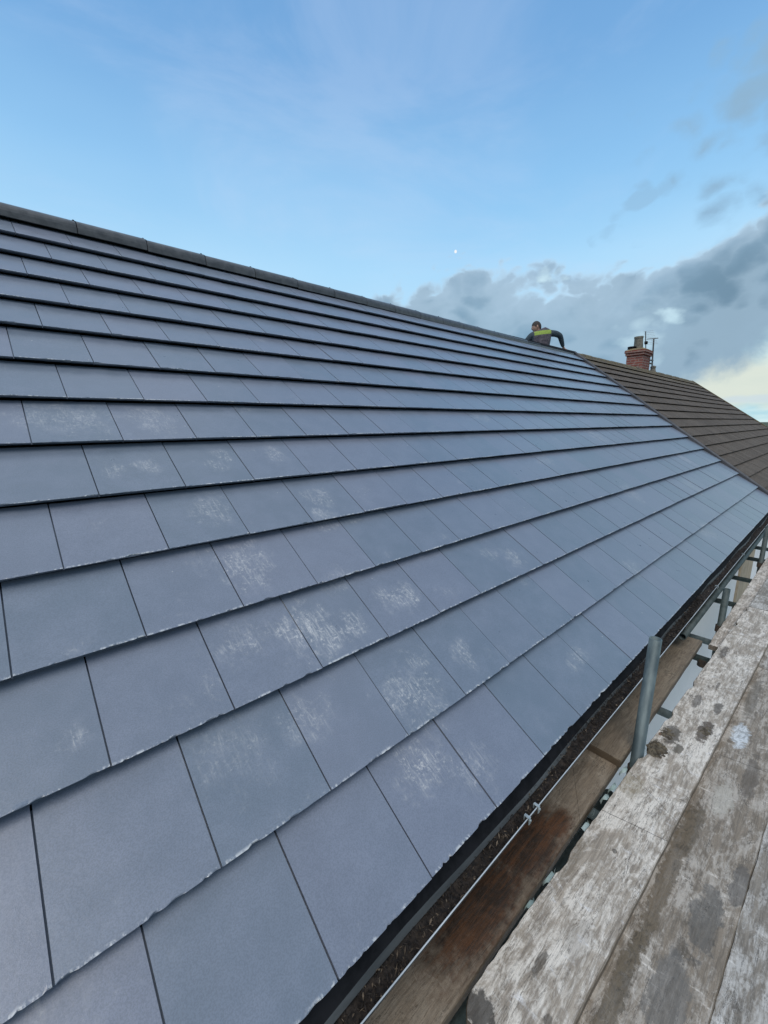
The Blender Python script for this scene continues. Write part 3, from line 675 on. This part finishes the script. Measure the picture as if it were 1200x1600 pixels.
# TV aerial strapped to the chimney
ae = empty('television_aerial', (15.44, 4.0, 3.1)); tag(ae, 'television aerial on a thin mast strapped to the brick chimney', 'aerial')
bm = bmesh.new(); add_tube(bm, (15.47, 4.0, 2.98), (15.30, 4.0, 3.88), .022, seg=10); bm_obj('mast', bm, M_ALUD, ae)
bm = bmesh.new(); add_box(bm, 15.30, 15.48, 3.985, 4.047, 3.12, 3.15); add_box(bm, 15.30, 15.48, 3.985, 4.047, 3.22, 3.25); bm_obj('bracket', bm, M_ALUD, ae)
bm = bmesh.new()
A = Vector((15.18, 4.15, 3.87)); B = Vector((15.38, 3.90, 3.89))
add_tube(bm, A, B, .013, seg=8)
bm_obj('crossarm', bm, M_ALUD, ae)
bm = bmesh.new()
b0 = Vector((15.20, 4.16, 3.55)); b1 = Vector((14.98, 4.16, 4.08))
add_tube(bm, b0, b1, .014, seg=8); bm_obj('boom', bm, M_ALUD, ae)
for k in range(9):
    p = b0.lerp(b1, 0.30 + 0.70 * k / 8); hl = .27 - .012 * k
    bm = bmesh.new(); d = Vector((.62, -.78, .03)); add_tube(bm, p - d * .05, p + d * hl * 1.3, .0035, seg=6)
    bm_obj('element', bm, M_ALU, ae)
bm = bmesh.new(); add_box(bm, 15.10, 15.20, 4.12, 4.20, 3.72, 3.80, .01); bm_obj('junction_box', bm, M_DARK, ae)

# ------------------------------------------------------------------ scaffold boards
def board(x0, x1, yi, wd, ztop, mt, label, group='scaffold boards of the working platform', seed=0, th=0.038, res=0.03, chip=1.0, name='scaffold_board', endround=0.0):
    nx = max(4, int((x1 - x0) / res)); ny = 10
    bm = bmesh.new(); rows = []
    for i in range(nx + 1):
        x = x0 + (x1 - x0) * i / nx; row = []
        yin = yi(x) if callable(yi) else yi
        er = 0.0
        if endround: er = endround * max(0, 1 - (x - x0) / 0.06) ** 2
        e1 = (0.0035 * noise.noise(Vector((x * 7, seed, 0))) + 0.0022 * noise.noise(Vector((x * 31, seed, 1))) - max(0, noise.noise(Vector((x * 5, seed + 3, 2))) - .28) * .035 * chip)
        e2 = 0.002 * noise.noise(Vector((x * 9, seed + 7, 0)))
        cs = []
        y_in = yin + min(e1, .004) - er; y_out = yin - wd + e2 + er * .3
        bow = 0.003 * noise.noise(Vector((x * 1.1, seed, 5)))
        cs.append((y_in - .001, ztop - th)); cs.append((y_in, ztop - 0.006))
        for j in range(ny + 1):
            f = j / ny; y = y_in + (y_out - y_in) * f; y = y - .003 if j == 0 else (y + .003 if j == ny else y)
            z = ztop + 0.0011 * noise.noise(Vector((x * 14, y * 60, seed))) + 0.0014 * noise.noise(Vector((x * 5, y * 9, seed)))
            cs.append((y, z))
        cs.append((y_out, ztop - .006)); cs.append((y_out + .001, ztop - th))
        row = [bm.verts.new((x + (0.004 * noise.noise(Vector((y * 40, seed, 3))) if i in (0, nx) else 0), y, z + bow)) for (y, z) in cs]
        rows.append(row)
    for A, B in zip(rows[:-1], rows[1:]):
        for j in range(len(A)): bm.faces.new((A[j], A[(j + 1) % len(A)], B[(j + 1) % len(A)], B[j]))
    bm.faces.new(rows[0][::-1]); bm.faces.new(rows[-1])
    yc = (yi(x0) if callable(yi) else yi) - wd / 2
    o = bm_obj(name, bm, mt, None); tag(o, label, 'scaffold board', group)
    return o
DKM = (0.050, 0.038, 0.026)
M_BA = board_mat('weathered_board_a', (0.42, 0.36, 0.29), (0.80, 0.745, 0.66), (0.11, 0.09, 0.07), seed=1.0, lightamt=0.9, marks=[
    (2.35, -.250, .095, .022, .70, (.10, .085, .07)), (2.36, -.345, .075, .022, .75, (.09, .075, .06)), (2.09, -.335, .115, .034, .85, (.085, .06, .04)),
    (1.94, -.225, .095, .042, .85, (.10, .085, .065)), (1.77, -.20, .075, .048, .95, (.075, .062, .038)), (1.85, -.275, .05, .022, .8, (.09, .075, .05)), (3.13, -.25, .12, .022, .6, DKM), (1.90, -.185, .018, .010, .9, (.20, .09, .03)),
    (.56, -.225, .06, .012, .65, DKM), (.34, -.16, .05, .05, .85, (.04, .035, .03)), (.46, -.30, .018, .012, .6, DKM), (1.08, -.25, .012, .010, .7, DKM), (2.62, -.30, .06, .008, .6, DKM),
    (1.45, -.19, .09, .05, .35, (.30, .25, .15)), (.95, -.16, .12, .02, .45, (.20, .16, .11)), (.70, -.28, .09, .03, .35, (.24, .21, .18))],
    lines=[(1.19, -0.22, .0022), (2.2, .3, .0015), (1.62, .6, .0015)])
M_BB = board_mat('weathered_board_b', (0.27, 0.222, 0.168), (0.64, 0.59, 0.52), (0.085, 0.070, 0.052), seed=14.0, lightamt=0.55, marks=[
    (2.26, -.462, .13, .040, .85, (.66, .70, .72)), (1.72, -.475, .12, .04, .5, (.52, .49, .42)), (1.10, -.53, .16, .045, .65, (.12, .115, .105)), (.80, -.50, .14, .055, .6, (.15, .145, .135)), (1.45, -.42, .16, .03, .75, (.14, .11, .075)),
    (1.20, -.405, .50, .030, .75, (.14, .105, .065)), (.65, -.40, .35, .028, .75, (.13, .10, .062)), (1.32, -.59, .12, .03, .6, (.10, .095, .09)), (1.95, -.54, .2, .03, .6, (.12, .10, .08)), (2.7, -.46, .3, .03, .5, (.15, .13, .10))],
    lines=[(1.93, -.2, .002)])
M_BC = board_mat('weathered_board_c', (0.28, 0.245, 0.20), (0.62, 0.60, 0.56), (0.10, 0.085, 0.068), seed=27.0, lightamt=0.75)
M_BE = board_mat('rusty_wet_board', (0.27, 0.215, 0.155), (0.36, 0.31, 0.24), (0.045, 0.033, 0.022), seed=40.0, lightamt=0.5,
    wet=[(.90, .00, .26, .14), (.58, .00, .32, .13), (1.05, -.04, .12, .06)], lines=[(1.32, 1.8, .002)])
M_BF = board_mat('brown_board', (0.235, 0.185, 0.13), (0.31, 0.26, 0.19), (0.07, 0.05, 0.035), seed=53.0, lightamt=0.4)
def yA(x): return -0.118 - 0.031 * (x - .3)
TOP, LOW = -0.310, -0.352
board(.300, 4.20, yA, .226, TOP, M_BA, 'pale weathered scaffold board with dark muddy knots, lying proud beside the gap', seed=2, endround=.03, chip=1.5, res=.015)
board(-.9, 3.155, lambda x: -0.328 - 0.031 * (x - .3), .250, LOW, M_BB, 'grey plaster smeared scaffold board lying just outside the pale muddy one', seed=5, chip=0)
board(3.16, 7.05, lambda x: -0.328 - 0.031 * (x - .3), .250, LOW, M_BC, 'grey scaffold board farther along, butted against the plaster smeared one', seed=6, chip=0)
board(-1.0, 2.9, lambda x: -0.5765 - 0.031 * (x - .3), .226, LOW - .004, M_BC, 'white smeared scaffold board at the right edge of the photo', seed=8, chip=0)
board(-1.0, 2.9, lambda x: -0.803 - 0.031 * (x - .3), .226, LOW, M_BB, 'outermost grey scaffold board, beside the white smeared one', seed=9, chip=0)
board(-.9, 1.64, lambda x: -0.098 + .225, .226, LOW, M_BE, 'brown scaffold board with an orange wet stain under the gutter', seed=11, chip=0.25)
board(1.56, 3.20, lambda x: -0.112 + .225, .226, TOP, M_BF, 'short brown scaffold board lapped over the stained one behind the steel pole', seed=13, chip=0.2)
board(3.27, 7.15, lambda x: -0.138 - 0.008 * (x - 3.3), .226, LOW, M_BA, 'pale scaffold board beginning beyond the short brown one, inner side of platform', seed=15, chip=.6)
board(4.215, 8.1, lambda x: -0.245 - 0.020 * (x - 4.2), .226, TOP, M_BC, 'farthest pale scaffold board, laid end to end with the muddy one', seed=16, chip=.5)
board(.42, 3.20, lambda x: -0.172 - 0.031 * (x - .3), .17, LOW, M_BF, 'lower brown scaffold board lying directly beneath the pale muddy one', seed=18, chip=0)

M_MUD = simple('drying_mud', (0.050, 0.038, 0.024), (0.15, 0.125, 0.085), 40, 0.85, 0.9, 0.004)
rg = random.Random(77)
def clump(cx, cy, rx, ry, h, label, n=26):
    bm = bmesh.new()
    for i in range(n):
        a = rg.uniform(0, 6.283); q = math.sqrt(rg.random()); px, py = cx + rx * q * math.cos(a), cy + ry * q * math.sin(a); rr = rg.uniform(.004, .012) * (1.25 - q * .6)
        m4 = Matrix.Translation((px, py, TOP - .001)) @ Matrix.Rotation(rg.uniform(0, 3), 4, 'Z') @ Matrix.Diagonal((rr * rg.uniform(1, 2.2), rr, h * rg.uniform(.4, 1) * (1.1 - q * .6), 1))
        bmesh.ops.create_icosphere(bm, subdivisions=2, radius=1.0, matrix=m4)
    for v in bm.verts: v.co += Vector((noise.noise(v.co * 160), noise.noise(v.co * 160 + Vector((5, 0, 0))), noise.noise(v.co * 160 + Vector((0, 5, 0))))) * .0035
    o = bm_obj('mud_clump', bm, M_MUD, None, loc=(cx, cy, TOP)); tag(o, label, 'mud')
clump(1.765, -.205, .065, .040, .010, 'dried olive mud clump on the pale board right beside the tall pole', 70)
clump(1.925, -.205, .06, .030, .007, 'darker rusty mud patch just behind the olive mud clump on the board', 45)
clump(2.09, -.337, .075, .022, .006, 'brown oval mud patch near the outer edge of the pale board', 50)
# ------------------------------------------------------------------ scaffold tubes
TR = 0.02415
def tube(a, b, mt, label, cat, group, name='scaffold_tube', coup=(), TR=TR):
    bm = bmesh.new(); add_tube(bm, a, b, TR, seg=28, hollow=.004)
    o = bm_obj(name, bm, mt, None, loc=a)
    for p in o.data.polygons: p.use_smooth = abs(p.normal.dot((Vector(b) - Vector(a)).normalized())) < .5
    tag(o, label, cat, group)
    for c in coup: coupler(c, o)
    return o
def coupler(p, parent):
    x, y, z = p; bm = bmesh.new()
    add_tube(bm, (x, y, z - .028), (x, y, z + .028), .034, seg=16)
    add_box(bm, x - .03, x + .03, y - .052, y - .02, z - .025, z + .025, .004)
    add_box(bm, x + .022, x + .052, y - .02, y + .02, z - .022, z + .022, .004)
    add_tube(bm, (x + .035, y - .045, z), (x + .095, y - .05, z + .004), .006, seg=8)
    add_tube(bm, (x + .075, y - .049, z + .002), (x + .089, y - .0495, z + .003), .012, seg=6)
    bm_obj('coupler', bm, M_RUST, parent)
G1 = 'upright scaffold standards between roof and platform'
tube((1.405, -.145, -5.28), (1.722, -.145, .285), M_POLE, 'tall upright galvanised pole standing up past the gutter edge', 'scaffold pole', G1, TR=.0265, coup=[(1.681, -.145, -.43)])
tube((3.83, -.125, -5.28), (3.83, -.125, -.075), M_GALVD, 'dark upright scaffold pole in the gap, second along the gutter', 'scaffold pole', G1, coup=[(3.83, -.125, -.43)])
tube((6.17, -.125, -5.28), (6.17, -.125, .05), M_GALVD, 'dark upright scaffold pole farthest along the gutter', 'scaffold pole', G1, coup=[(6.17, -.125, -.43)])
G2 = 'short cross tubes carrying the boards'
trans = [(.15, M_GALVD, 'cross tube under the near end of the stained board'), (1.285, M_GALV, 'grey cross tube end showing beside the orange stained board'),
         (2.27, M_GALV, 'grey cross tube showing in the gap just past the tall pole'), (3.13, M_GALVD, 'cross tube under the far end of the short brown board'),
         (3.46, M_GALV, 'grey green cross tube just beyond the end of the short brown board'), (4.47, M_GALVD, 'dark green cross tube beyond the second upright pole'),
         (5.36, M_GALVD, 'dark green cross tube fourth back along the gap'), (6.33, M_GALVD, 'dark cross tube beside the farthest upright pole'), (7.0, M_GALVD, 'farthest dark cross tube of the platform')]
for i, (x, mt, lb) in enumerate(trans):
    o = tube((x, .16, -.416), (x - .02, -1.35, -.416), mt, lb, 'scaffold tube', G2)
    if i in (1, 3, 5, 7): coupler((x - .002, -.145, -.44), o)
tube((-1.2, -.098, -.472), (1.50, -.098, -.470), M_GALVD, 'long scaffold tube running below the gap beside the stained board', 'scaffold tube', None)
tube((2.93, -.035, -.205), (8.4, -.035, -.20), M_GALVD, 'dark scaffold tube running along just below the gutter', 'scaffold tube', None)
tube((-1.2, -1.15, -.47), (8.3, -1.15, -.47), M_GALVD, 'outer scaffold tube running under the far side of the platform', 'scaffold tube', None)
for x, lb in ((.2, 'outer upright scaffold pole at the near end of the platform'), (3.9, 'outer upright scaffold pole in the middle of the platform'), (7.4, 'outer upright scaffold pole at the far end of the platform')):
    tube((x, -1.21, -5.28), (x, -1.21, -.33), M_GALV, lb, 'scaffold pole', 'outer scaffold standards')
# torn polythene caught in the gap
V = []; F = []; n = 90
for i in range(n + 1):
    x = .52 + 1.1 * i / n
    y = -.108 - .016 * (x - .5) + .006 * noise.noise(Vector((x * 6, 2, 0))); z = -.345 + .014 * noise.noise(Vector((x * 9, 5, 0)))
    wq = min(1.0, max(0.05, (noise.noise(Vector((i * .17, 8, 0))) - .04) * 5))
    V += [(x, y + .012 * wq, z - .03), (x, y, z - .03 + .034 * wq), (x, y - .016 * wq + .006 * noise.noise(Vector((x * 20, 1, 1))), z - .002)]
for i in range(n):
    if noise.noise(Vector((i * .17, 8, 0))) > 0.06:
        a = 3 * i; F += [(a, a + 1, a + 4, a + 3), (a + 1, a + 2, a + 5, a + 4)]
o = py_obj('polythene_strip', V, F, M_POLY, None, smooth=True); tag(o, 'torn pale green polythene caught in the gap beside the boards', 'plastic sheet')

# ------------------------------------------------------------------ the roofer
def skin_mesh(name, joints, bones, mt, parent=None, sub=2, root=0):
    me = bpy.data.meshes.new(name + '_cage'); me.from_pydata([j[0] for j in joints], bones, []); me.update()
    o = bpy.data.objects.new(name, me); C.objects.link(o)
    s = o.modifiers.new('skin', 'SKIN'); s.use_smooth_shade = True; s.branch_smoothing = 0.6
    sv = me.skin_vertices[0].data
    for k, j in enumerate(joints):
        r = j[1]; sv[k].radius = (r, r) if not isinstance(r, tuple) else r
        sv[k].use_root = (k == root)
    o.modifiers.new('sub', 'SUBSURF').levels = sub; o.modifiers['sub'].render_levels = sub
    dg = bpy.context.evaluated_depsgraph_get(); me2 = bpy.data.meshes.new_from_object(o.evaluated_get(dg))
    C.objects.unlink(o); bpy.data.objects.remove(o)
    me2.name = name; me2.materials.clear()
    o2 = link(name, me2, mt, None, smooth=True)
    if parent: attach(o2, parent)
    return o2
def person():
    hip = Vector((8.60, 4.30, 2.83)); waist = Vector((8.59, 4.26, 2.95)); chest = Vector((8.60, 4.22, 3.13)); nk = Vector((8.57, 4.25, 3.235)); nk2 = Vector((8.54, 4.28, 3.27))
    hd = Vector((8.520, 4.31, 3.305)); hd2 = Vector((8.514, 4.315, 3.365))
    sl_, sr = Vector((8.46, 4.38, 3.165)), Vector((8.765, 4.075, 3.20))
    elr, wrr = Vector((9.05, 4.02, 3.175)), Vector((9.23, 4.01, 2.935))
    ell, wrl = Vector((8.37, 4.56, 2.95)), Vector((8.44, 4.86, 2.80))
    kl, kr = Vector((8.55, 4.86, 2.58)), Vector((8.92, 4.78, 2.60))
    al, ar = Vector((8.40, 5.12, 2.25)), Vector((8.95, 5.08, 2.27)); tl, tr = Vector((8.36, 5.32, 2.16)), Vector((8.98, 5.28, 2.18))
    hl_, hr = hip + Vector((-.07, .06, -.03)), hip + Vector((.08, -.02, -.03))
    J = [(hip, .11), (waist, .10), (chest, .115), (nk, .055), (nk2, .052), (hd, .078), (hd2, .062), (sl_, .055), (ell, .038), (wrl, .027),
         (sr, .055), (elr, .038), (wrr, .027), (hl_, .085), (kl, .055), (al, .038), (tl, .035), (hr, .085), (kr, .055), (ar, .038), (tr, .035)]
    B = [(0, 1), (1, 2), (2, 3), (3, 4), (4, 5), (5, 6), (3, 7), (7, 8), (8, 9), (3, 10), (10, 11), (11, 12), (0, 13), (13, 14), (14, 15), (15, 16), (0, 17), (17, 18), (18, 19), (19, 20)]
    # hands: palm then five fingers each
    for (wi, wr, d, side, dn) in ((12, wrr, Vector((.90, -.10, -.42)), Vector((.1, .99, 0)), Vector((0, 0, -1))), (9, wrl, Vector((.3, .85, -.42)), Vector((.95, -.3, 0)), Vector((0, 0, -1)))):
        d = d.normalized(); base = len(J); J.append((wr + d * .05, .026)); B.append((wi, base))
        for f, (o_, L) in enumerate(((-.030, .062), (-.010, .074), (.010, .078), (.029, .068))):
            a = len(J); J.append((wr + d * .085 + side * o_, .0105)); B.append((base, a))
            J.append((wr + d * (.085 + L * .55) + side * o_ * 1.15 + dn * .004, .009)); B.append((a, a + 1))
            J.append((wr + d * (.085 + L) + side * o_ * 1.2 + dn * .018, .008)); B.append((a + 1, a + 2))
        a = len(J); J.append((wr + d * .055 + side * -.038, .012)); B.append((base, a)); J.append((wr + d * .085 + side * -.062 + dn * .008, .0095)); B.append((a, a + 1))
    body = skin_mesh('person', J, B, M_SKIN, None, 2)
    # head: shape the face (looks away to the left, along -X/+Y) with real features added to the same mesh
    look = Vector((-.62, .74, -.25)).normalized(); up = Vector((-.05, .05, 1)).normalized(); rt = look.cross(up).normalized(); up = rt.cross(look)
    hc = (hd + hd2) / 2 + Vector((0, 0, .002))
    bm = bmesh.new(); bm.from_mesh(body.data)
    bmesh.ops.create_uvsphere(bm, u_segments=28, v_segments=20, radius=1.0)
    bm.verts.ensure_lookup_table(); sv = bm.verts[len(body.data.vertices):]
    for v in sv:
        x, y, z = v.co; s = 1.0
        fx = x * .076 * (1 - .18 * max(0, -z)); fz = z * .112; fy = y * .094 * (1 + .05 * max(0, -z))
        if y > 0:
            nose = math.exp(-((x * 4.6) ** 2 + ((z + .10) * 4.2) ** 2)); fy += .020 * nose
            eye = math.exp(-(((abs(x) - .40) * 5) ** 2 + ((z - .12) * 6) ** 2)); fy -= .009 * eye
            brow = math.exp(-((abs(x) - .35) * 3) ** 2 - ((z - .32) * 7) ** 2); fy += .005 * brow
            mouth = math.exp(-((x * 3) ** 2 + ((z + .50) * 11) ** 2)); fy += .005 * mouth
            chin = math.exp(-((x * 3.2) ** 2 + ((z + .80) * 5) ** 2)); fy += .014 * chin
        v.co = hc + rt * fx + look * fy + up * fz
    for s in (-1, 1):
        r0 = bmesh.ops.create_uvsphere(bm, u_segments=12, v_segments=8, radius=1.0)
        for v in r0['verts']: x, y, z = v.co; v.co = hc + rt * (s * .078 + x * .009) + look * (-.008 + y * .018) + up * (-.004 + z * .031)
    bm.to_mesh(body.data); bm.free()
    for p in body.data.polygons: p.use_smooth = True
    tag(body, 'roofer in a dark grey jacket with lime yoke, leaning one hand on the ridge', 'person')
    # hair
    bm = bmesh.new(); bmesh.ops.create_uvsphere(bm, u_segments=32, v_segments=20, radius=1.0)
    dele = []
    for v in bm.verts:
        x, y, z = v.co
        if z < -.28 + .62 * max(0, y + .05) * 1.0 and y > -.35 or z < -.62: dele.append(v)
        k = 1.07 + .02 * noise.noise(Vector((x, y, z)) * 6)
        v.co = hc + rt * x * .077 * k + look * (y * .095 * k - .002) + up * (z * .112 * k + .003)
    bmesh.ops.delete(bm, geom=dele, context='VERTS')
    bm_obj('hair', bm, M_HAIR, body, smooth=True)
    # jacket with hi-vis yoke across the shoulder blades
    m, t, b = mat('grey_jacket_lime_yoke', 0.85, 0.3)
    co = t.n('ShaderNodeTexCoord').outputs['Object']; x, y, z = t.sep(co)[0:3]
    a_ = t.m('ADD', t.m('MULTIPLY', t.m('SUBTRACT', x, 8.57), .744), t.m('MULTIPLY', t.m('SUBTRACT', y, 4.24), -.668))
    n = t.noise(co, 22, 5, 0.6)
    zz = t.m('SUBTRACT', z, t.m('MULTIPLY', a_, 0.10))
    bandm = t.m('MULTIPLY', t.ss(zz, 3.150, 3.160), t.ss(zz, 3.248, 3.235))
    bandm = t.m('MULTIPLY', bandm, t.m('MULTIPLY', t.ss(a_, -.155, -.145), t.ss(a_, .215, .20)))
    body_c = t.mix(t.ss(n, .4, .6), (0.085, 0.080, 0.100), (0.125, 0.115, 0.135))
    sleeve = t.m('MAXIMUM', t.ss(a_, .225, .24), t.ss(a_, -.150, -.165))
    body_c = t.mix(sleeve, body_c, (0.06, 0.085, 0.105))
    t.put(b.inputs['Base Color'], t.mix(bandm, body_c, (0.30, 0.42, 0.09)))
    bump(t, b, t.noise(co, 13, 4, 0.6, 1.0), 0.9, 0.03)
    e = .017
    J = [(hip + Vector((0, 0, .0)), .185), (waist, .185), (chest, .195), (nk + Vector((0, 0, -.01)), .10), (nk2 + Vector((0, 0, -.018)), .066),
         (sl_, .078), ((sl_ + ell) / 2, .060), (ell, .052), (wrl - (wrl - ell) * .1, .038), (sr, .076), ((sr + elr) / 2 + Vector((0, 0, .02)), .070), (elr, .062), ((elr + wrr) / 2, .052), (wrr - (wrr - elr) * .1, .037)]
    B = [(0, 1), (1, 2), (2, 3), (3, 4), (3, 5), (5, 6), (6, 7), (7, 8), (3, 9), (9, 10), (10, 11), (11, 12), (12, 13)]
    jk = skin_mesh('jacket', J, B, m, body, 2)
    bm = bmesh.new(); bm.from_mesh(jk.data)
    ax = Vector((.744, -.668, 0)); fw = Vector((.668, .744, 0)); n_ = 40
    prof_ = [(2.72, .185, .14), (2.80, .19, .145), (2.88, .185, .14), (2.96, .19, .142), (3.04, .20, .146), (3.11, .212, .148), (3.165, .222, .142), (3.205, .222, .130), (3.238, .195, .115), (3.262, .150, .10), (3.282, .105, .085), (3.30, .07, .068)]
    rings = []
    for (z_, hw, hd_) in prof_:
        cc = Vector((8.60, 4.235 - .03 * (z_ - 2.9), z_)); ring_ = []
        for k in range(n_):
            a = 2 * math.pi * k / n_; ca, sa = math.cos(a), math.sin(a)
            p = cc + ax * (hw * math.copysign(abs(ca) ** .85, ca)) + fw * (hd_ * math.copysign(abs(sa) ** .85, sa)) + Vector((0, 0, .03 * ca * min(1, max(0, (z_ - 3.0) * 5))))
            fold = noise.noise(Vector((p.x * 7 + p.z * 9, p.y * 7, p.z * 16))) * .012 + noise.noise(p * 30) * .003
            ring_.append(bm.verts.new(p + (p - cc).normalized() * fold))
        rings.append(ring_)
    for A, Bq in zip(rings[:-1], rings[1:]):
        for k in range(n_): bm.faces.new((A[k], A[(k + 1) % n_], Bq[(k + 1) % n_], Bq[k]))
    bm.faces.new(rings[0][::-1]); bm.faces.new(rings[-1])
    bm.to_mesh(jk.data); bm.free()
    for p in jk.data.polygons: p.use_smooth = True
    J = [(hip + Vector((0, 0, -.02)), .135), (hl_, .105), (kl, .078), (al + Vector((0, -.02, .05)), .062), (hr, .105), (kr, .078), (ar + Vector((0, -.02, .05)), .062)]
    skin_mesh('trousers', J, [(0, 1), (1, 2), (2, 3), (0, 4), (4, 5), (5, 6)], M_TROUS, body, 2)
    for a, t_ in ((al, tl), (ar, tr)):
        skin_mesh('boot', [(a + Vector((0, 0, .06)), .055), (a, .055), (t_, .048), (t_ + (t_ - a) * .15, .036)], [(0, 1), (1, 2), (2, 3)], M_BOOT, body, 2)
person()

# ------------------------------------------------------------------ the moon
mm = bpy.data.materials.new('moon_light'); mm.use_nodes = True; t = NT(mm.node_tree)
e_ = t.n('ShaderNodeEmission'); e_.inputs[0].default_value = (0.95, 0.97, 1.0, 1); e_.inputs[1].default_value = 0.8
t.put(t.n('ShaderNodeOutputMaterial').inputs[0], e_.outputs[0])
bm = bmesh.new(); bmesh.ops.create_icosphere(bm, subdivisions=3, radius=11.0)
el_, az_ = R(20.1), R(39.0)
for v in bm.verts: v.co.x *= .8; v.co.y *= .8
for v in bm.verts: v.co += Vector((math.cos(el_) * math.cos(az_), math.cos(el_) * math.sin(az_), math.sin(el_))) * 3500
o = bm_obj('moon', bm, mm, None, smooth=True, loc=Vector((math.cos(el_) * math.cos(az_), math.cos(el_) * math.sin(az_), math.sin(el_))) * 3500)
tag(o, 'small pale moon just above the cloud bank', 'moon'); o['kind'] = 'structure'
